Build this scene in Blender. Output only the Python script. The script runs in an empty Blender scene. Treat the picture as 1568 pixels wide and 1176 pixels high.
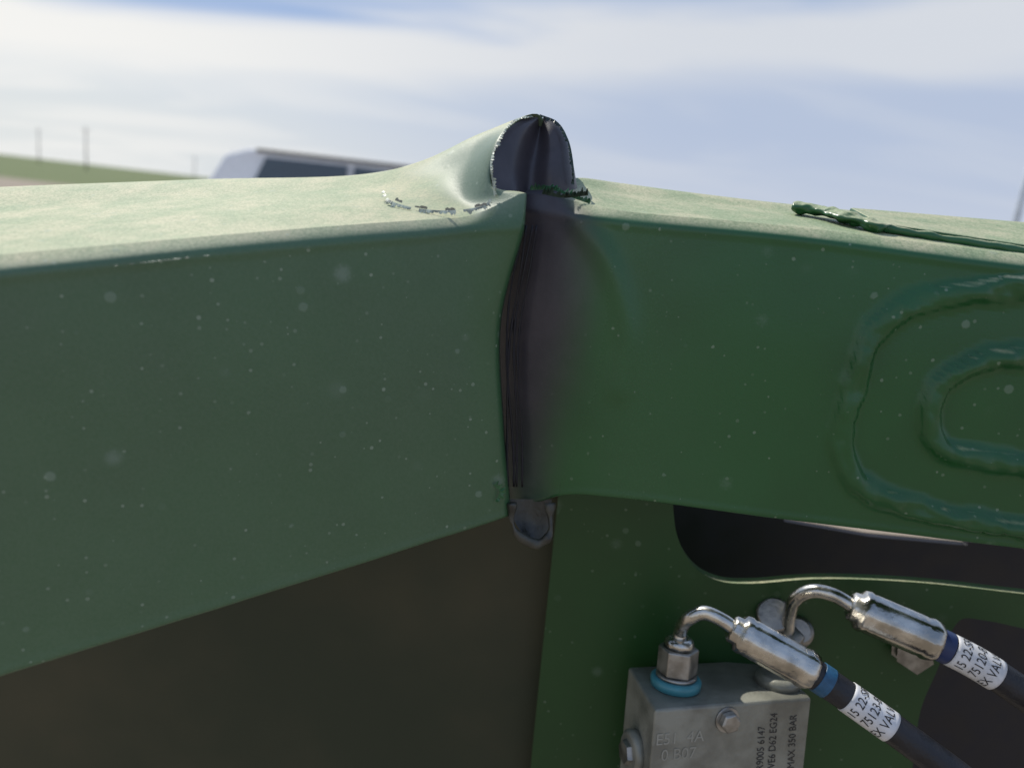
import bpy, math, random, numpy as np
from mathutils import Vector, noise, Matrix
random.seed(4)
S=bpy.context.scene
# ---------------- camera ----------------
F=1150.0; PITCH=math.radians(12.8); ROLL=math.radians(6.5); H=1.65
cam_loc=Vector((0,0,H))
fwd=Vector((0,math.cos(PITCH),-math.sin(PITCH)))
up0=Vector((0,math.sin(PITCH),math.cos(PITCH)))
X=Vector((1,0,0))
rgt=X*math.cos(ROLL)+up0*math.sin(ROLL)
upv=-X*math.sin(ROLL)+up0*math.cos(ROLL)
def W(u,v,y):
    d=fwd+rgt*((u-784)/F)+upv*((588-v)/F)
    return cam_loc+d*(y/d.y)
cd=bpy.data.cameras.new("camera"); cam=bpy.data.objects.new("camera",cd); S.collection.objects.link(cam)
m=Matrix((rgt,upv,-fwd)).transposed().to_4x4(); m.translation=cam_loc
cam.matrix_world=m
cd.sensor_width=36; cd.lens=36*F/1568; cd.clip_start=0.01; cd.clip_end=6000
cd.dof.use_dof=True; cd.dof.focus_distance=0.53; cd.dof.aperture_fstop=4.2
S.camera=cam
# ---------------- world ----------------
SUN=Vector((-0.42,0.58,0.80)).normalized()
el=math.asin(SUN.z); az=math.atan2(SUN.x,SUN.y)
w=bpy.data.worlds.new("World"); S.world=w; w.use_nodes=True
nt=w.node_tree; N=nt.nodes; L=nt.links; N.clear()
def nd(nt,t,**k):
    n=nt.nodes.new(t)
    for a,b in k.items(): setattr(n,a,b)
    return n
def mth(nt,op,a,b=None,c=None,clamp=False):
    n=nt.nodes.new('ShaderNodeMath'); n.operation=op; n.use_clamp=clamp
    for i,x in enumerate((a,b,c)):
        if x is None: continue
        if isinstance(x,(int,float)): n.inputs[i].default_value=x
        else: nt.links.new(x,n.inputs[i])
    return n.outputs[0]
def mixc(nt,f,a,b):
    n=nt.nodes.new('ShaderNodeMix'); n.data_type='RGBA'
    for s,x in ((n.inputs[0],f),(n.inputs[6],a),(n.inputs[7],b)):
        if isinstance(x,(int,float)): s.default_value=x
        elif isinstance(x,tuple): s.default_value=(*x,1) if len(x)==3 else x
        else: nt.links.new(x,s)
    return n.outputs[2]
def ramp(nt,f,stops):
    n=nt.nodes.new('ShaderNodeMapRange'); n.interpolation_type='SMOOTHSTEP'
    nt.links.new(f,n.inputs[0]); n.inputs[1].default_value=stops[0]; n.inputs[2].default_value=stops[1]
    n.inputs[3].default_value=stops[2] if len(stops)>2 else 0; n.inputs[4].default_value=stops[3] if len(stops)>3 else 1
    return n.outputs[0]
sky=nd(nt,'ShaderNodeTexSky',sky_type='NISHITA'); sky.sun_disc=False; sky.sun_elevation=el; sky.sun_rotation=az
sky.dust_density=1.5
tc=nd(nt,'ShaderNodeTexCoord')
sep=nd(nt,'ShaderNodeSeparateXYZ'); L.new(tc.outputs['Generated'],sep.inputs[0])
zz=mth(nt,'ADD',mth(nt,'MAXIMUM',sep.outputs[2],0.0),0.12)
cx=mth(nt,'DIVIDE',sep.outputs[0],zz); cy=mth(nt,'DIVIDE',sep.outputs[1],zz)
comb=nd(nt,'ShaderNodeCombineXYZ'); L.new(cx,comb.inputs[0]); L.new(cy,comb.inputs[1])
mp=nd(nt,'ShaderNodeMapping'); L.new(comb.outputs[0],mp.inputs[0]); mp.inputs['Rotation'].default_value=(0,0,math.radians(22)); mp.inputs['Scale'].default_value=(0.50,1.0,1); mp.inputs['Location'].default_value=(2.3,0.9,0)
n1=nd(nt,'ShaderNodeTexNoise'); n1.inputs['Scale'].default_value=1.0; n1.inputs['Detail'].default_value=8; n1.inputs['Roughness'].default_value=0.5; n1.inputs['Distortion'].default_value=0.7
L.new(mp.outputs[0],n1.inputs[0])
z=sep.outputs[2]
tilt=mth(nt,'MULTIPLY',sep.outputs[0],-0.11)
zt=mth(nt,'ADD',z,tilt)
zd=mth(nt,'ADD',zt,mth(nt,'MULTIPLY',mth(nt,'SUBTRACT',n1.outputs[0],0.5),-0.10))
clear=ramp(nt,zd,(0.206,0.240))
band=ramp(nt,zd,(0.135,0.185))
bright=ramp(nt,sep.outputs[0],(-0.60,0.22,1,0))
mask=ramp(nt,n1.outputs[0],(0.42,0.68))
ccol=mixc(nt,bright,(6.9,7.2,7.7),(9.3,9.2,8.9))
hmid=mixc(nt,bright,(4.7,5.5,7.1),(7.2,7.7,8.1))
hlow=mixc(nt,bright,(5.5,6.1,7.3),(7.6,7.9,7.9))
hcol=mixc(nt,ramp(nt,z,(0.02,0.13)),hlow,hmid)
blue=mixc(nt,0.8,sky.outputs[0],(2.3,3.8,6.9))
c1=mixc(nt,mth(nt,'MULTIPLY',band,0.9),hcol,ccol)
c1=mixc(nt,mth(nt,'MULTIPLY',clear,0.88),c1,blue)
c2=mixc(nt,mth(nt,'MULTIPLY',mask,mth(nt,'ADD',0.30,mth(nt,'MULTIPLY',bright,0.40))),c1,ccol)
bg=nd(nt,'ShaderNodeBackground'); bg.inputs[1].default_value=0.1; L.new(c2,bg.inputs[0])
ow=nd(nt,'ShaderNodeOutputWorld'); L.new(bg.outputs[0],ow.inputs[0])
sl=bpy.data.lights.new("sun","SUN"); sl.energy=4.2; sl.angle=math.radians(0.5); sl.color=(1,0.95,0.84)
so=bpy.data.objects.new("sun",sl); S.collection.objects.link(so); so.rotation_euler=SUN.to_track_quat('Z','Y').to_euler()
S.view_settings.view_transform='Standard'; S.view_settings.look='None'; S.view_settings.exposure=0
# ---------------- materials ----------------
def mat(name,col,rough=0.5,metal=0.0,var=0.15,scale=30,bump=0.0,bscale=200,spec=0.5,col2=None):
    m=bpy.data.materials.new(name); m.use_nodes=True; t=m.node_tree; b=t.nodes['Principled BSDF']
    tcx=nd(t,'ShaderNodeTexCoord')
    n=nd(t,'ShaderNodeTexNoise'); n.inputs['Scale'].default_value=scale; n.inputs['Detail'].default_value=4
    t.links.new(tcx.outputs['Object'],n.inputs[0])
    lo=tuple(c*(1-var) for c in col); h=col2 or tuple(min(1,c*(1+var)) for c in col)
    t.links.new(mixc(t,ramp(t,n.outputs[0],(0.3,0.7)),lo,h),b.inputs['Base Color'])
    t.links.new(ramp(t,n.outputs[0],(0.25,0.75,max(0,rough-0.08),min(1,rough+0.1))),b.inputs['Roughness'])
    b.inputs['Metallic'].default_value=metal; b.inputs['Specular IOR Level'].default_value=spec
    if bump:
        n3=nd(t,'ShaderNodeTexNoise'); n3.inputs['Scale'].default_value=bscale; n3.inputs['Detail'].default_value=3
        t.links.new(tcx.outputs['Object'],n3.inputs[0])
        bp=nd(t,'ShaderNodeBump'); bp.inputs['Strength'].default_value=bump; bp.inputs['Distance'].default_value=0.002
        t.links.new(n3.outputs[0],bp.inputs['Height']); t.links.new(bp.outputs[0],b.inputs['Normal'])
    return m
def paint(name,green=(0.017,0.088,0.024),rough=0.28,speck=1.0,keep=0.0):
    m=bpy.data.materials.new(name); m.use_nodes=True; t=m.node_tree; b=t.nodes['Principled BSDF']
    tcx=nd(t,'ShaderNodeTexCoord'); O=tcx.outputs['Object']
    geo=nd(t,'ShaderNodeNewGeometry')
    sp=nd(t,'ShaderNodeSeparateXYZ'); t.links.new(geo.outputs['Normal'],sp.inputs[0])
    def nz(s,d=4,r=0.55):
        n=nd(t,'ShaderNodeTexNoise'); n.inputs['Scale'].default_value=s; n.inputs['Detail'].default_value=d; n.inputs['Roughness'].default_value=r
        t.links.new(O,n.inputs[0]); return n.outputs[0]
    big=nz(9,3); fine=nz(520,4,0.75); mid=nz(26,5,0.7)
    ap=nd(t,'ShaderNodeAttribute'); ap.attribute_name='primer'
    ad=nd(t,'ShaderNodeAttribute'); ad.attribute_name='dust_sheen'
    g=mixc(t,ramp(t,big,(0.3,0.7)),tuple(c*0.9 for c in green),tuple(c*1.1 for c in green))
    upf=ramp(t,sp.outputs[2],(0.62,0.90))
    dn=mth(t,'ADD',mth(t,'MULTIPLY',mid,0.35),mth(t,'MULTIPLY',fine,0.95))
    dtop=mth(t,'MULTIPLY',upf,ramp(t,dn,(0.40,0.86,0.35,1.0)))
    sheen_film=mth(t,'MULTIPLY',ad.outputs['Fac'],ramp(t,dn,(0.35,0.95,0.80,1.2)))  # dust coat that also carries painted sky reflection
    dcol=mixc(t,ramp(t,mid,(0.30,0.70)),(0.40,0.46,0.27),(0.56,0.52,0.34))
    fcol=(0.22,0.275,0.205)  # grey-green of dust and reflected sky, put into the base colour
    c=mixc(t,mth(t,'MINIMUM',sheen_film,1.0),g,fcol)
    c=mixc(t,mth(t,'MULTIPLY',dtop,0.94),c,dcol)
    def specks(scale,rad,kp,soft=0.07,wob=0.22):
        v=nd(t,'ShaderNodeTexVoronoi'); v.inputs['Scale'].default_value=scale; t.links.new(O,v.inputs[0])
        s2=nd(t,'ShaderNodeSeparateColor'); t.links.new(v.outputs['Color'],s2.inputs[0])
        r=mth(t,'MULTIPLY',s2.outputs[1],rad)
        dist=mth(t,'ADD',v.outputs['Distance'],mth(t,'MULTIPLY',mth(t,'SUBTRACT',fine,0.5),wob))
        a=ramp(t,mth(t,'SUBTRACT',r,dist),(-0.02,soft))
        return mth(t,'MULTIPLY',a,mth(t,'GREATER_THAN',s2.outputs[0],kp)),s2.outputs[2]
    s0,r0=specks(38,0.30,0.70+keep*.8,.2,.35); s1,r1=specks(80,0.28,0.72+keep*.6); s2_,r2=specks(240,0.32,0.72+keep)
    c=mixc(t,mth(t,'MULTIPLY',mth(t,'MULTIPLY',s0,r0),0.42*speck),c,(0.26,0.33,0.28))
    c=mixc(t,mth(t,'MULTIPLY',mth(t,'MULTIPLY',s1,r1),0.42*speck),c,(0.28,0.36,0.29))
    c=mixc(t,mth(t,'MULTIPLY',mth(t,'MULTIPLY',s2_,r2),0.5*speck),c,(0.38,0.44,0.35))
    pm=ramp(t,mth(t,'ADD',ap.outputs['Fac'],mth(t,'MULTIPLY',mth(t,'SUBTRACT',mid,0.5),0.10)),(0.05,0.95))
    pcol=mixc(t,ramp(t,mid,(0.3,0.7)),(0.036,0.033,0.041),(0.056,0.050,0.060))
    c=mixc(t,pm,c,pcol)
    t.links.new(c,b.inputs['Base Color'])
    rr=mth(t,'ADD',rough,mth(t,'MULTIPLY',mth(t,'ADD',upf,mth(t,'MULTIPLY',sheen_film,0.4)),0.40),clamp=True)
    rr=mth(t,'ADD',rr,mth(t,'MULTIPLY',pm,0.12),clamp=True)
    t.links.new(rr,b.inputs['Roughness'])
    bp=nd(t,'ShaderNodeBump'); bp.inputs['Strength'].default_value=0.14; bp.inputs['Distance'].default_value=0.001
    t.links.new(mth(t,'ADD',fine,mth(t,'MULTIPLY',s1,0.5)),bp.inputs['Height']); t.links.new(bp.outputs[0],b.inputs['Normal'])
    return m
M_paint=paint("green_paint_dusty")
M_paintR=paint("green_paint_cleaner",green=(0.014,0.092,0.024),speck=.75,keep=.13,rough=.26)
M_weld=paint("green_paint_weld",green=(0.022,0.105,0.036),rough=0.28,speck=0.6)
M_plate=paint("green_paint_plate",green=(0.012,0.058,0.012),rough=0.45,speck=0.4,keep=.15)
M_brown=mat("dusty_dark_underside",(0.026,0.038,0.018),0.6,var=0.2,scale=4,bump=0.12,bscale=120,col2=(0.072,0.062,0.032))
M_lug=mat("scorched_lug",(0.040,0.040,0.032),0.4,var=0.5,scale=90,bump=.3)
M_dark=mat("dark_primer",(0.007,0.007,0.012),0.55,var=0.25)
M_chipL=mat("paint_chip_pale",(0.42,0.46,0.38),0.5,var=0.5,scale=160)
M_chipD=mat("paint_chip_dark",(0.015,0.035,0.025),0.4,var=0.5,scale=90)
M_chipG=mat("paint_chip_green",(0.03,0.12,0.06),0.4,var=0.4,scale=90)
M_steel=mat("zinc_steel",(0.50,0.48,0.44),0.24,metal=1.0,var=0.3,scale=60,bump=0.2)
M_nut=mat("zinc_dull",(0.33,0.32,0.30),0.38,metal=0.9,var=0.3,scale=80,bump=0.2)
M_block=mat("cast_valve_grey",(0.24,0.24,0.205),0.45,metal=0.3,var=0.25,scale=40,bump=0.3,bscale=300)
M_mark=mat("cast_mark_light",(0.34,0.34,0.30),0.5,metal=0.3)
M_rub=mat("hose_rubber",(0.014,0.014,0.018),0.45,var=0.3,scale=80,bump=0.3,bscale=500)
M_blue=mat("blue_band",(0.02,0.09,0.18),0.4,var=.2,scale=200)
M_navy=mat("navy_band",(0.015,0.03,0.10),0.4)
M_cyan=mat("cyan_seal",(0.06,0.25,0.30),0.35,var=0.3)
M_white=mat("white_label",(0.66,0.66,0.68),0.40,var=0.10,scale=150)
M_ink=mat("black_ink",(0.02,0.02,0.02),0.5)
# ---------------- mesh helpers ----------------
def empty(name):
    e=bpy.data.objects.new(name,None); S.collection.objects.link(e); return e
def mk(name,verts,faces,material,parent=None,smooth=True,attrs=None):
    me=bpy.data.meshes.new(name); me.from_pydata([tuple(v) for v in verts],[],faces); me.update()
    if smooth: me.polygons.foreach_set('use_smooth',[True]*len(me.polygons))
    if attrs:
        for k,a in attrs.items():
            at=me.attributes.new(k,'FLOAT','POINT'); at.data.foreach_set('value',list(map(float,a)))
    o=bpy.data.objects.new(name,me); S.collection.objects.link(o); me.materials.append(material)
    if parent: o.parent=parent
    return o
def cr(P,n):
    P=np.asarray(P,float); k=len(P)
    if k<3:
        return np.array([P[0]*(1-s)+P[1]*s for s in np.linspace(0,1,n+1)])
    d=np.sqrt(np.maximum(np.linalg.norm(np.diff(P[:,:3],axis=0),axis=1),1e-5))
    m=np.zeros_like(P)
    for i in range(1,k-1):
        a,b=d[i-1],d[i]
        m[i]=((P[i]-P[i-1])/a*b+(P[i+1]-P[i])/b*a)/(a+b)
    m[0]=(P[1]-P[0])/d[0]; m[-1]=(P[-1]-P[-2])/d[-1]
    out=[]
    for i in range(k-1):
        h=d[i]
        for j in range(n):
            s=j/n
            out.append((2*s**3-3*s*s+1)*P[i]+(s**3-2*s*s+s)*h*m[i]+(-2*s**3+3*s*s)*P[i+1]+(s**3-s*s)*h*m[i+1])
    out.append(P[-1]); return np.array(out)
def lerp5(a,b,t): return tuple(a[i]*(1-t)+b[i]*t for i in range(len(a)))
def crisp(col):
    c=list(col)
    return c[:4]+[lerp5(c[3],c[4],.80),c[4],c[4],c[5],lerp5(c[5],c[6],.12),c[6],c[7],lerp5(c[7],c[8],.90),c[8],lerp5(c[8],c[9],.12),c[9]]
def loft(name,cols,material,parent,nr=10,nc=14,disp=None,amp=0.0006,cr_edges=False):
    C=[]
    for col in cols:
        if cr_edges: col=crisp(col)
        C.append(cr([list(W(*p[:3]))+list(p[3:]) for p in col],nr))
    C=np.array(C); R=C.shape[1]
    G=np.array([cr(C[:,r,:],nc) for r in range(R)])
    Rn,Cn=G.shape[:2]
    V=[]
    for r in range(Rn):
        for c in range(Cn):
            p=Vector(G[r,c,:3])
            nn=noise.noise(p*9)*amp*1.6+noise.noise(p*30)*amp*0.35
            V.append(p+Vector((0,nn,nn*0.4)))
    A=np.array([tuple(v) for v in V])
    if disp: A=disp(A)
    pa=np.clip(G[:,:,3].ravel(),0,1); da=np.clip(G[:,:,4].ravel(),0,1)
    Fc=[(r*Cn+c,(r+1)*Cn+c,(r+1)*Cn+c+1,r*Cn+c+1) for r in range(Rn-1) for c in range(Cn-1)]
    return mk(name,A.tolist(),Fc,material,parent,attrs={'primer':pa,'dust_sheen':da})
def frame(d):
    d=d.normalized(); a=Vector((0,0,1)) if abs(d.z)<0.9 else Vector((1,0,0))
    x=d.cross(a).normalized(); y=d.cross(x).normalized(); return x,y
def lathe(name,p0,p1,prof,material,parent,segs=32,smooth=True,rot=0,crimp=0):
    ax=p1-p0; x,y=frame(ax); V=[];Fc=[]
    for i,(t,r) in enumerate(prof):
        for s in range(segs):
            a=2*math.pi*s/segs+rot
            rr=r*(1+crimp*(1 if (s//2)%2 else -1)) if crimp and 0<i<len(prof)-1 else r
            V.append(p0+ax*t+(x*math.cos(a)+y*math.sin(a))*rr)
    n=len(prof)
    for i in range(n-1):
        for s in range(segs):
            Fc.append((i*segs+s,i*segs+(s+1)%segs,(i+1)*segs+(s+1)%segs,(i+1)*segs+s))
    Fc.append(tuple(range(segs-1,-1,-1))); Fc.append(tuple((n-1)*segs+s for s in range(segs)))
    o=mk(name,V,Fc,material,parent,smooth=smooth)
    if smooth:
        o.data.polygons[len(Fc)-1].use_smooth=False;o.data.polygons[len(Fc)-2].use_smooth=False
    return o
def bevel(o,w=0.001,s=2):
    b=o.modifiers.new('bevel','BEVEL'); b.width=w; b.segments=s; b.limit_method='ANGLE'; b.angle_limit=math.radians(35); return o
def tube(name,pts,r,material,parent,segs=18,n=12,flat=None,rough=0.0,rfun=None):
    P=cr([list(p) for p in pts],n); P=[Vector(p) for p in P]
    V=[];Fc=[];px=None
    for i,p in enumerate(P):
        d=(P[min(i+1,len(P)-1)]-P[max(i-1,0)]).normalized()
        if px is None: x,y=frame(d)
        else:
            x=(px-d*px.dot(d)).normalized(); y=d.cross(x)
        px=x
        for s in range(segs):
            a=2*math.pi*s/segs
            rr=r*(rfun(i/(len(P)-1)) if rfun else 1)
            off=(x*math.cos(a)+y*math.sin(a))*rr
            if rough: off*=1+rough*(noise.noise((p+off)*130)+0.6*noise.noise((p+off)*55))
            if flat: 
                fn,fs=flat; off-=fn*off.dot(fn)*(1-fs)
            V.append(p+off)
    for i in range(len(P)-1):
        for s in range(segs):
            Fc.append((i*segs+s,(i)*segs+(s+1)%segs,(i+1)*segs+(s+1)%segs,(i+1)*segs+s))
    Fc.append(tuple(range(segs-1,-1,-1))); Fc.append(tuple((len(P)-1)*segs+s for s in range(segs)))
    return mk(name,V,Fc,material,parent)
# ---------------- machine frame ----------------
fr=empty("bent_machine_frame")
def lcol(tops,faces,back,under,dust_sheen=.2,pr=0,td=None):
    c=[(*back,pr,dust_sheen)]
    for p in tops: c.append((*p[:3],p[3] if len(p)>3 else pr,td if td is not None else dust_sheen))
    for p in faces: c.append((*p[:3],p[3] if len(p)>3 else pr,dust_sheen))
    c.append((*under,pr,dust_sheen)); return c
left=[  # greyer face: dust plus sky sheen painted into the colour
 lcol([(-500,318,.53),(-500,350,.44),(-500,395,.37),(-500,432,.322)],[(-500,470,.311),(-500,700,.311),(-500,950,.311),(-500,1192,.311)],(-500,420,.57),(-500,1185,.35),dust_sheen=.36),
 lcol([(0,293,.60),(0,322,.51),(0,357,.43),(0,390,.376)],[(0,418,.366),(0,620,.365),(0,830,.365),(0,1035,.365)],(0,390,.63),(0,1025,.41),dust_sheen=.32),
 lcol([(300,281,.62),(300,303,.54),(300,333,.465),(300,364,.417)],[(300,389,.408),(300,570,.407),(300,750,.407),(300,941,.407)],(300,370,.65),(300,930,.45),dust_sheen=.29),
 lcol([(560,271,.62),(565,288,.56),(565,317,.50),(560,343,.462)],[(560,366,.453),(560,520,.453),(560,690,.453),(560,860,.453)],(560,350,.65),(560,850,.50),dust_sheen=.26,td=.5),
 lcol([(650,247,.60),(652,275,.555),(650,312,.512),(660,336,.482)],[(660,357,.473),(660,510,.473),(660,670,.473),(660,828,.473)],(650,340,.64),(660,820,.52),dust_sheen=.25,td=.7),
 lcol([(735,207,.585),(715,248,.545),(705,306,.515),(722,330,.494)],[(722,350,.486),(716,500,.486),(718,660,.486),(722,809,.486)],(735,330,.63),(722,800,.53),dust_sheen=.22,td=.7),
 lcol([(826,178,.56),(768,208,.53),(753,285,.508),(803,296,.500)],[(798,347,.492),(762,490,.494),(766,650,.497),(778,790,.50)],(835,330,.60),(780,782,.54),dust_sheen=.16,td=.55),
 lcol([(828,184,.575,1),(774,212,.545,1),(760,288,.52,1),(806,304,.512,1)],[(803,352,.506,.6),(768,490,.508,.8),(772,650,.51,.7),(783,786,.512,.5)],(837,335,.61),(786,780,.55),dust_sheen=0,pr=.6),
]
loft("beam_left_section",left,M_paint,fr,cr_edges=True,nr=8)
crease=np.array([tuple(W(u,v,.49)) for u,v in ((890,345),(925,390),(950,450),(962,520),(950,600))])
ring1=[(1900,415),(1700,428),(1568,440),(1460,452),(1385,474),(1335,515),(1308,590),(1290,680),(1315,742),(1400,778),(1500,800),(1700,825),(1900,845)]
ring2=[(1900,560),(1700,548),(1568,545),(1490,556),(1437,590),(1420,640),(1437,684),(1500,702),(1568,712),(1700,730),(1900,750)]
def curve(pts,y,n): return cr([list(W(u,v,y)) for u,v in pts],n)
c1_=cr(crease,10); r1_=curve(ring1,.487,14); r2_=curve(ring2,.487,14)
def rdisp(A):
    out=A.copy()
    xz=A[:,[0,2]]; front=A[:,1]<.53
    def dist(C): return np.sqrt(((xz[:,None,:]-C[None,:,[0,2]])**2).sum(2)).min(1)
    d=dist(c1_); d1=dist(r1_); d2=dist(r2_)
    nn=np.array([noise.noise(Vector(p)*60)+.6*noise.noise(Vector(p)*170) for p in A])
    h=0.0030*np.exp(-(d/0.008)**2)
    h+=(0.0062+0.0034*nn)*np.exp(-(np.maximum(d1+nn*.0028,0)/0.0074)**6)
    h+=(0.0075+0.0036*nn)*np.exp(-(np.maximum(d2+nn*.0024,0)/0.0066)**6)
    out[:,1]-=np.where(front,h,0)
    return out
def rcol(tops,faces,back,under,dust_sheen=.03,prs=(0,)*8):
    c=[(*back,0,dust_sheen)]
    for p,q in zip(tops+faces,prs): c.append((*p,q,dust_sheen))
    c.append((*under,prs[-1],dust_sheen)); return c
right=[
 rcol([(770,291,.56),(770,292,.56),(769,294,.56),(768,297,.56)],[(764,322,.55),(735,470,.545),(735,630,.545),(755,772,.545)],(775,330,.58),(760,765,.57),prs=(1,)*8),
 rcol([(812,291,.545),(812,292,.54),(811,294,.535),(810,297,.53)],[(806,320,.525),(781,470,.524),(777,630,.523),(788,776,.523)],(815,330,.57),(792,768,.56),prs=(1,1,1,1,1,1,.9,.7)),
 rcol([(850,283,.565),(850,288,.55),(850,294,.535),(848,301,.522)],[(846,325,.516),(828,460,.514),(820,620,.513),(824,768,.514)],(850,330,.58),(825,760,.56),prs=(.9,.9,.9,.9,1,.97,.8,.5)),
 rcol([(886,275,.60),(892,285,.57),(898,298,.54),(902,314,.515)],[(900,332,.505),(884,470,.5015),(874,620,.502),(868,757,.505)],(886,330,.62),(868,748,.56),prs=(0,0,0,.1,.48,.58,.36,.1)),
 rcol([(950,284,.62),(952,297,.575),(955,310,.54),(960,324,.506)],[(960,341,.498),(950,480,.496),(945,620,.496),(950,762,.497)],(950,345,.64),(950,752,.56),dust_sheen=.08),
 rcol([(1200,315,.62),(1200,324,.58),(1200,334,.54),(1200,346,.502)],[(1200,363,.492),(1200,510,.490),(1200,650,.490),(1200,794,.490)],(1200,380,.64),(1200,784,.56)),
 rcol([(1568,348,.62),(1568,360,.58),(1568,374,.54),(1568,391,.500)],[(1568,410,.489),(1568,555,.487),(1568,695,.487),(1568,838,.487)],(1568,420,.64),(1568,826,.56),dust_sheen=.01),
 rcol([(2100,398,.62),(2100,412,.58),(2100,428,.54),(2100,447,.500)],[(2100,466,.489),(2100,610,.487),(2100,750,.487),(2100,900,.487)],(2100,480,.64),(2100,888,.56),dust_sheen=.01),
]
loft("beam_right_section",right,M_paintR,fr,nc=72,nr=18,disp=rdisp,cr_edges=True)
mouth=[
 [(826,179,.562,1,0),(785,189,.540,1,0),(764,215,.528,1,0),(752,262,.512,1,0),(760,300,.506,1,0),(770,312,.51,1,0)],
 [(827,181,.564,1,0),(806,194,.545,1,0),(790,220,.533,1,0),(783,262,.522,1,0),(788,292,.516,1,0),(792,310,.516,1,0)],
 [(829,183,.57,1,0),(825,205,.564,1,0),(820,232,.556,1,0),(814,262,.548,1,0),(811,285,.544,1,0),(810,305,.54,1,0)],
 [(831,182,.566,1,0),(840,203,.555,1,0),(844,230,.548,1,0),(844,262,.540,1,0),(846,285,.538,1,0),(846,300,.538,1,0)],
 [(833,180,.564,1,0),(853,192,.560,1,0),(866,216,.555,1,0),(873,250,.552,1,0),(878,280,.550,1,0),(882,300,.55,1,0)],
 [(835,181,.60,.9,0),(855,194,.60,.9,0),(867,218,.60,.9,0),(874,252,.60,.9,0),(879,282,.60,.9,0),(883,302,.60,.9,0)],
]
loft("torn_fold_mouth",mouth,M_paint,fr,amp=0.0008)
def chips(name,path,material,wmin,wmax,lift=0.002,n=60,parent=fr,side=1,dens=1.0):
    P=[Vector(p) for p in cr([list(W(*q)) for q in path],n)]
    V=[];Fc=[]
    i=0
    while i<len(P)-3:
        L_=random.randint(2,max(3,n//5)); j=min(i+L_,len(P)-1)
        if random.random()<dens:
            k0=len(V); m_=j-i; wb=random.uniform(wmin,wmax)
            for q in range(m_+1):
                a=P[i+q]; d=(P[min(i+q+1,len(P)-1)]-P[max(i+q-1,0)]); nn=d.cross(fwd).normalized()*side
                env=math.sin(math.pi*(q+.3)/(m_+.6))**.5
                wd=wb*env*random.uniform(.45,1.1); lf=-fwd*lift*env*random.uniform(.2,1)
                V+=[a-nn*min(0.0006,wmax*.6),a+nn*wd+lf]
            for q in range(m_): Fc.append((k0+2*q,k0+2*q+2,k0+2*q+3,k0+2*q+1))
        i=j
    o=mk(name,V,Fc,material,parent,smooth=False)
    s=o.modifiers.new('s','SOLIDIFY'); s.thickness=0.0003
    return o
chips("paint_flakes_edge_left",[(815,178,.555),(785,187,.532),(766,212,.524),(752,250,.51),(756,285,.503),(758,302,.50)],M_chipL,0.0007,0.0024,n=22)
chips("paint_flakes_edge_right",[(826,177,.556),(852,188,.556),(868,213,.55),(876,248,.546),(878,285,.543)],M_chipD,0.0008,0.0032,n=20,side=-1)
chips("paint_flakes_tear",[(585,290,.524),(600,310,.504),(640,321,.496),(690,324,.490),(742,316,.490),(752,305,.494)],M_chipL,0.0012,0.0040,n=26,side=-1,dens=.85,lift=.001)
chips("paint_flakes_tear_grey",[(597,303,.508),(640,317,.498),(700,321,.490),(748,312,.490)],M_block,0.0006,0.0024,n=20,side=1,dens=.5,lift=.0008)
chips("paint_flakes_base",[(812,290,.525),(845,290,.525),(872,300,.515),(905,312,.508)],M_chipG,0.001,0.004,lift=.004,n=16,side=1)
chips("paint_flakes_base_dark",[(830,296,.52),(862,302,.515),(885,300,.51),(903,298,.508)],M_chipD,0.0015,0.005,lift=.006,n=14,side=1)
chips("paint_flakes_lower",[(756,742,.492),(766,752,.492),(758,770,.492)],M_weld,0.003,0.006,n=8)
chips("paint_scratch_edge",[(175,407,.3875),(240,400,.397),(322,391,.4085)],M_chipL,0.00005,0.00022,lift=.0002,n=60,dens=.5)
for k,(du,ph) in enumerate(((8,0),(15,1.3),(2,2.2),(22,.6))):
    pts=[W(798-(30*math.sin(min(1,t*1.5)*math.pi/2))+du+2.5*math.sin(t*9+ph)+10*t*t,345+t*400,.508+.001*(k==3)) for t in np.linspace(0,1,9)]
    tube("crease_ridge_%d"%k,pts,0.0008,M_dark,fr,segs=8,n=5,rough=.6)
TN=(W(1568,360,.58)-W(1568,374,.54)).cross(X).normalized()
if TN.z<0: TN=-TN
tube("weld_top",[W(1218,317,.57),W(1262,323,.558),W(1300,334,.535),W(1340,347,.522),W(1352,353,.518)],0.0085,M_paint,fr,segs=18,n=24,flat=(TN,.42),rough=.6)
pl=[W(1345,348,.525),W(1568,382,.512),W(2100,446,.512),W(2100,398,.62),W(1568,346,.62),W(1300,324,.60)]
V=[p+TN*.003 for p in pl]+[p-TN*.002 for p in pl]; n=6
o=mk("doubler_plate",V,[tuple(range(n)),tuple(range(2*n-1,n-1,-1))]+[(i,i+n,(i+1)%n+n,(i+1)%n) for i in range(n)],M_paint,fr,smooth=False); bevel(o,.0012)
tube("weld_top_run",[W(1340,347,.523),W(1450,366,.515),W(1568,384,.510),W(2100,450,.510)],0.0028,M_weld,fr,segs=12,n=24,rough=.45)
tube("crease_lug",[W(782,770,.50),W(785,800,.498),W(800,824,.497),W(826,832,.496),W(843,815,.497),W(842,770,.505)],0.0024,M_lug,fr,segs=14,n=10,rough=1.0)
lug=[[(780,765,.512,.8,.1),(788,800,.508,.8,.1),(806,826,.503,.8,.1)],[(812,765,.515,.9,0),(815,800,.512,.9,.1),(816,832,.503,.8,.1)],[(845,765,.512,.8,.1),(843,800,.508,.8,.1),(830,830,.503,.8,.1)]]
loft("crease_cup",lug,M_lug,fr,amp=.0015)
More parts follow.
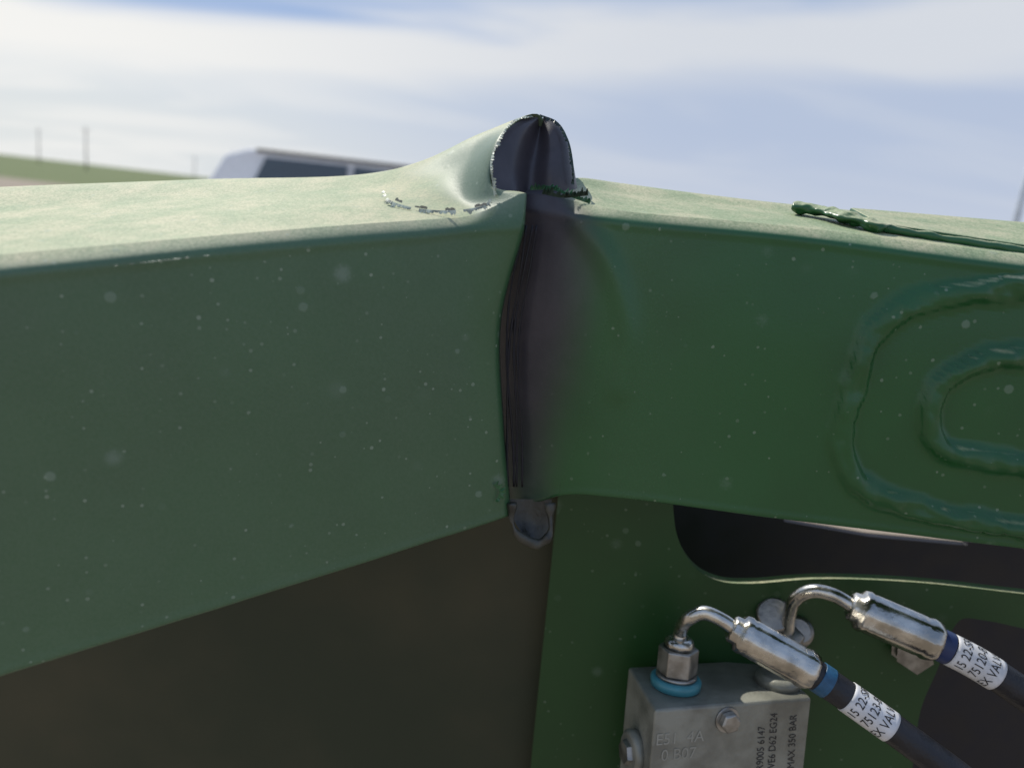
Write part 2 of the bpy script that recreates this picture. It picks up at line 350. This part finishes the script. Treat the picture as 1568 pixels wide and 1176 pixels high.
def polyplate(name,pts,y,material,th=0.008,bev=0.0025,parent=fr):
    P=[W(u,v,y) for u,v in pts]; n=len(P)
    V=P+[p+Vector((0,th,0)) for p in P]
    o=mk(name,V,[tuple(range(n)),tuple(range(2*n-1,n-1,-1))]+[(i,(i+1)%n,(i+1)%n+n,i+n) for i in range(n)],material,parent,smooth=False)
    bevel(o,bev,3); return o
def slotcurve():
    q=cr([[*p,0] for p in ((1026,785),(1030,815),(1045,852),(1070,880),(1105,895),(1150,898),(1250,891),(1400,896),(1568,914))],5)
    return [(a[0],a[1]) for a in q]
def opencurve():
    q=cr([[*p,0] for p in ((1568,957),(1510,945),(1472,943),(1452,965),(1432,1020),(1405,1085),(1392,1176))],5)
    return [(a[0],a[1]) for a in q]
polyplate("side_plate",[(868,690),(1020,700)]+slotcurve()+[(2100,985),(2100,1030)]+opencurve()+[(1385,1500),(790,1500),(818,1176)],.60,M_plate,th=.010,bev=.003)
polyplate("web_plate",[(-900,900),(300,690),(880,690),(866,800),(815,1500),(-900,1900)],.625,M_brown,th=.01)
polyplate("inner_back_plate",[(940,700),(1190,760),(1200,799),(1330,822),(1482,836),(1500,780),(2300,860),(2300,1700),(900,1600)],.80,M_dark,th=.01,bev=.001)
polyplate("clamp_bracket",[(1380,985),(1420,990),(1425,1015),(1405,1028),(1378,1010)],.585,M_nut,th=.01)
# ---------------- valve block ----------------
vb=empty("hydraulic_valve_block")
FL=W(1003,1087,.505);FRt=W(1243,1068,.545);BL=W(962,1021,.575)
BR=FRt+BL-FL
nb=(FRt-FL).cross(BL-FL).normalized()
if nb.z<0: nb=-nb
dn=-nb*.16
V=[FL,FRt,BR,BL]+[p+dn for p in (FL,FRt,BR,BL)]
o=mk("block_body",V,[(0,1,2,3),(7,6,5,4),(0,4,5,1),(1,5,6,2),(2,6,7,3),(3,7,4,0)],M_block,vb,smooth=False); bevel(o,.0022,3)
ex=(FRt-FL).normalized(); fn=ex.cross(nb).normalized()
if fn.y>0: fn=-fn
def onplane(u,v,p0,n):
    d=(fwd+rgt*((u-784)/F)+upv*((588-v)/F)); return cam_loc+d*((p0-cam_loc).dot(n)/d.dot(n))
bc=onplane(1034,1050,FL,nb)
lathe("cyan_seal",bc,bc+nb*.0085,[(0,.0185),(.1,.0200),(.75,.0205),(1,.0185)],M_cyan,vb,40)
lathe("seal_rim",bc+nb*.0085,bc+nb*.0115,[(0,.0165),(.8,.0165),(1,.015)],M_nut,vb,40)
o=lathe("hex_nut",bc+nb*.0115,bc+nb*.033,[(0,.0165),(1,.0165)],M_nut,vb,6,False,rot=.35); bevel(o,.0015,3)
lathe("nut_collar",bc+nb*.033,bc+nb*.041,[(0,.0125),(.7,.0115),(1,.0085)],M_steel,vb,32)
bp_=onplane(1113,1101,FL,fn)
lathe("bolt_washer",bp_,bp_+fn*.0015,[(0,.0105),(1,.0100)],M_nut,vb,32)
o=lathe("bolt_head",bp_+fn*.0015,bp_+fn*.008,[(0,.0085),(.8,.0085),(1,.0075)],M_nut,vb,6,False,rot=.2); bevel(o,.0008)
sn=-ex
sp_=onplane(968,1150,FL,sn)
lathe("side_boss",sp_-sn*.004,sp_+sn*.004,[(0,.017),(.7,.017),(1,.014)],M_block,vb,32)
lathe("side_boss_cap",sp_+sn*.004,sp_+sn*.008,[(0,.010),(1,.009)],M_nut,vb,6,False)
rp=onplane(1190,1045,FL,nb)
lathe("rear_port",rp,rp+nb*.008,[(0,.019),(.7,.018),(1,.014)],M_block,vb,36)
def textmesh(body,size,sx=1.0):
    c=bpy.data.curves.new("t","FONT"); c.body=body; c.size=size; c.align_x='CENTER'; c.align_y='CENTER'; c.resolution_u=3
    o=bpy.data.objects.new("t",c); S.collection.objects.link(o)
    bpy.context.view_layer.update()
    me=bpy.data.meshes.new_from_object(o); bpy.data.objects.remove(o)
    import bmesh
    bm=bmesh.new(); bm.from_mesh(me); bmesh.ops.triangulate(bm,faces=bm.faces[:])
    bmesh.ops.subdivide_edges(bm,edges=[e for e in bm.edges if e.calc_length()>size*.25],cuts=2)
    bm.to_mesh(me); bm.free()
    return [Vector((v.co.x*sx,v.co.y,0)) for v in me.vertices],[tuple(p.vertices) for p in me.polygons]
for k,(u0,v0,tx,sz) in enumerate(((1183,1140,"4WE6 D62 EG24",.0095),(1165,1145,"R9005 6147",.0095),(1213,1135,"MAX 350 BAR",.0095))):
    p=onplane(u0,v0,FL,fn); v_,f_=textmesh(tx,sz,.8)
    mk("data_strip_%d"%k,[p+nb*(a.x)-ex*(a.y)+ex*(-.06*a.x)+fn*.0004 for a in v_],f_,M_rub,vb,smooth=False)
tp=onplane(1040,1142,FL,fn)
v_,f_=textmesh("E51  4A\n0 B07",.013)
mk("cast_marks",[tp+ex*a.x+nb*a.y+fn*.0004 for a in v_],f_,M_mark,vb,smooth=False)
# ---------------- hoses ----------------
def hose(elbow,fer,path,rt,rf,rh,band_col,tl,tlab,lines):
    e=empty("hydraulic_hose")
    tube("elbow_tube",elbow,rt,M_steel,e,segs=24,n=14)
    a,b=fer
    prof=[(0,rt*1.5),(.03,rf*.72),(.10,rf*.74),(.12,rf*.98),(.18,rf*1.04),(.22,rf*.97),(.24,rf),(.80,rf),(.83,rf*.97),(.88,rf*1.04),(.94,rf*1.0),(.99,rf*.93),(1,rh)]
    lathe("crimped_ferrule",a,b,prof,M_steel,e,32,crimp=.02)
    P=[b-(b-a)*.05]+path
    tube("hose_rubber",P,rh,M_rub,e,segs=28,n=12)
    C=[Vector(p) for p in cr([list(p) for p in P],40)]
    cum=[0]
    for i in range(1,len(C)): cum.append(cum[-1]+(C[i]-C[i-1]).length)
    def at(s):
        for i in range(1,len(C)):
            if cum[i]>=s: 
                t=(s-cum[i-1])/(cum[i]-cum[i-1]); return C[i-1].lerp(C[i],t)
        return C[-1]
    def sleeve(nm,s0,s1,r,m,k=8):
        tube(nm,[at(s0+(s1-s0)*i/k) for i in range(k+1)],r,m,e,segs=36,n=2)
    sleeve("colour_band",tl[0],tl[1],rh*1.05,band_col)
    sleeve("printed_label",tlab[0],tlab[1],rh*1.045,M_white)
    Lh=tlab[1]-tlab[0]; s0=tlab[0]
    for i,tx in enumerate(lines):
        v_,f_=textmesh(tx,Lh*.27,.82)
        sc=s0+Lh*(.2+.29*i); 
        V=[]
        for q in v_:
            c=at(sc-q.y); ax=(at(sc-q.y+.001)-at(sc-q.y-.001)).normalized()
            nn=(cam_loc-c); nn=(nn-ax*nn.dot(ax)).normalized()
            nn=(nn+Vector((0,0,.25))); nn=(nn-ax*nn.dot(ax)).normalized()
            rr=(-ax).cross(nn).normalized(); an=q.x/(rh*1.05)
            V.append(c+(nn*math.cos(an)+rr*math.sin(an))*(rh*1.045+.00035))
        mk("label_text_%d"%i,V,f_,M_ink,e,smooth=False)
    return e
tp1=bc+nb*.039
h1=hose([tp1,tp1+nb*.006,W(1056,946,.533),W(1078,938,.53),W(1104,948,.525),W(1130,966,.520)],
     (W(1118,960,.522),W(1246,1030,.508)),
     [W(1300,1068,.500),W(1390,1132,.486),W(1500,1215,.470),W(1640,1340,.45),W(1800,1500,.42)],
     .0054,.0142,.0113,M_blue,(.007,.016),(.031,.067),["15 22-SR","75123-B","EX VALVE"])
b2=W(1206,972,.588)
h2=hose([b2,W(1208,945,.583),W(1218,918,.575),W(1244,905,.567),W(1276,911,.56),W(1312,932,.552)],
     (W(1300,926,.555),W(1436,984,.538)),
     [W(1500,1018,.530),W(1590,1078,.518),W(1720,1180,.50),W(1900,1350,.48)],
     .0056,.0158,.0122,M_navy,(.002,.012),(.013,.050),["15 22-SR","75120-B","EX VALVE"])
ax2=(W(1208,945,.583)-b2).normalized()
o=lathe("elbow_nut",b2-ax2*.02,b2+ax2*.004,[(0,.014),(.85,.014),(1,.010)],M_nut,h2,6,False,rot=.3); bevel(o,.001)
lathe("elbow_flange",W(1184,944,.600),W(1186,940,.590),[(0,.015),(.8,.015),(1,.013)],M_nut,h2,24)
lathe("port_cap",W(1222,968,.600),W(1222,966,.590),[(0,.013),(.8,.013),(1,.010)],M_nut,h2,24)
# ---------------- ground ----------------
gm=bpy.data.materials.new("ground"); gm.use_nodes=True; t=gm.node_tree; b=t.nodes['Principled BSDF']
tcx=nd(t,'ShaderNodeTexCoord'); sp=nd(t,'ShaderNodeSeparateXYZ'); t.links.new(tcx.outputs['Object'],sp.inputs[0])
def nz(s,d=6):
    n=nd(t,'ShaderNodeTexNoise'); n.inputs['Scale'].default_value=s; n.inputs['Detail'].default_value=d; t.links.new(tcx.outputs['Object'],n.inputs[0]); return n.outputs[0]
a_=nz(.04);b_=nz(3.0);c_=nz(.4)
gf=ramp(t,mth(t,'ADD',sp.outputs[1],mth(t,'MULTIPLY',a_,14)),(60,66))
dirt=mixc(t,b_,(0.17,0.135,0.10),(0.36,0.30,0.23))
grass=mixc(t,c_,(0.060,0.095,0.022),(0.13,0.16,0.045))
t.links.new(mixc(t,gf,dirt,grass),b.inputs['Base Color']); b.inputs['Roughness'].default_value=.95
bp=nd(t,'ShaderNodeBump'); bp.inputs['Distance'].default_value=.05; t.links.new(b_,bp.inputs['Height']); t.links.new(bp.outputs[0],b.inputs['Normal'])
mk("ground",[(-4000,-4000,0),(4000,-4000,0),(4000,4000,0),(-4000,4000,0)],[(0,1,2,3)],gm,smooth=False)
# ---------------- poles ----------------
M_wood=mat("pole_wood",(0.17,0.155,0.14),.8,scale=4)  # wood tone lightened, distance haze is in the colour
M_galv=mat("galvanised",(0.45,0.50,0.55),.5,scale=4)
def upole(u,D,h):
    p=W(u,250,D); e=empty("utility_pole"); x,y=p.x,p.y
    lathe("pole",Vector((x,y,0)),Vector((x,y,h)),[(0,.19),(1,.11)],M_wood,e,12)
    lathe("crossarm",Vector((x-.8,y,h-.8)),Vector((x+.8,y,h-.8)),[(0,.07),(1,.07)],M_wood,e,6)
    for k in (-.7,0,.7):
        lathe("insulator",Vector((x+k,y,h-.75)),Vector((x+k,y,h-.4)),[(0,.05),(.5,.09),(1,.04)],M_galv,e,8)
upole(132,185,10); upole(60,240,10.5); upole(298,300,9); upole(358,250,11)
p=W(1566,300,30); e=empty("light_pole")
lathe("pole",Vector((p.x,p.y,0)),Vector((p.x,p.y,7.2)),[(0,.13),(1,.09)],M_galv,e,16)
lathe("lamp_arm",Vector((p.x,p.y,7.1)),Vector((p.x+1.4,p.y,7.35)),[(0,.05),(1,.04)],M_galv,e,10)
lathe("lamp_head",Vector((p.x+1.2,p.y,7.32)),Vector((p.x+1.9,p.y,7.4)),[(0,.06),(.3,.14),(.9,.12),(1,.05)],M_galv,e,12)
# ---------------- pickup truck ----------------
tr=empty("pickup_truck")
M_wp=mat("white_car_paint",(0.86,0.86,0.86),.25,var=.03); M_gl=mat("car_glass",(0.06,0.09,0.12),.10,var=.1); M_ty=mat("tyre",(0.02,0.02,0.02),.8); M_bt=mat("black_trim",(0.02,0.02,0.022),.5)
TD=7.0
TX=W(300,262,TD)
def T(x,y,z):
    c,s=math.cos(-.06),math.sin(-.06)
    return Vector((TX.x-1.25+x*c-y*s,TD+x*s+y*c,z))
def prism(name,prof,y0,y1,m,inset=0,zi=9,bv=.04):
    V=[];n=len(prof)
    for (x,z) in prof: V.append(T(x,y0+(inset if z>zi else 0),z))
    for (x,z) in prof: V.append(T(x,y1-(inset if z>zi else 0),z))
    o=mk(name,V,[tuple(range(n)),tuple(range(2*n-1,n-1,-1))]+[(i,i+n,(i+1)%n+n,(i+1)%n) for i in range(n)],m,tr,smooth=False)
    bevel(o,bv,3); return o
prism("body",[(0,.45),(.0,.95),(.08,1.20),(1.20,1.36),(3.9,1.38),(5.6,1.38),(5.65,.5),(4.9,.45),(4.75,.78),(4.1,.78),(3.95,.45),(1.55,.45),(1.4,.78),(.75,.78),(.6,.45)],0,1.9,M_wp)
prism("cab",[(1.20,1.35),(1.46,1.88),(1.68,1.95),(3.5,1.94),(3.75,1.86),(3.9,1.37)],.04,1.86,M_wp,inset=.14,zi=1.5)
prism("windshield",[(1.33,1.45),(1.51,1.83),(1.47,1.85),(1.28,1.47)],.30,1.60,M_gl,inset=.1,zi=1.5,bv=.005)
for nm,pr in (("front_window",[(1.70,1.44),(1.86,1.885),(2.62,1.89),(2.62,1.44)]),("rear_window",[(2.68,1.44),(2.68,1.89),(3.50,1.87),(3.65,1.44)])):
    V=[T(x,.02+(z-1.35)*.24,z) for x,z in pr]+[T(x,.06+(z-1.35)*.24,z) for x,z in pr]
    mk(nm,V,[(0,1,2,3),(7,6,5,4),(0,4,5,1),(1,5,6,2),(2,6,7,3),(3,7,4,0)],M_gl,tr,smooth=False)
prism("roof_rail",[(1.75,1.935),(1.78,1.955),(3.6,1.950),(3.6,1.93)],.155,.20,M_bt,bv=.005)
prism("mirror",[(1.60,1.44),(1.60,1.64),(1.77,1.64),(1.77,1.44)],-.22,0,M_wp)
prism("bumper",[(-.1,.4),(-.1,.68),(.05,.68),(.05,.4)],.02,1.88,M_bt)
for x in (1.07,4.42):
    for y in (-.02,1.68):
        lathe("wheel",T(x,y,.38),T(x,y+.24,.38),[(0,.30),(.1,.38),(.9,.38),(1,.30)],M_ty,tr,32)
        lathe("rim",T(x,y-.01,.38),T(x,y+.02,.38),[(0,.2),(1,.23)],M_galv,tr,20)
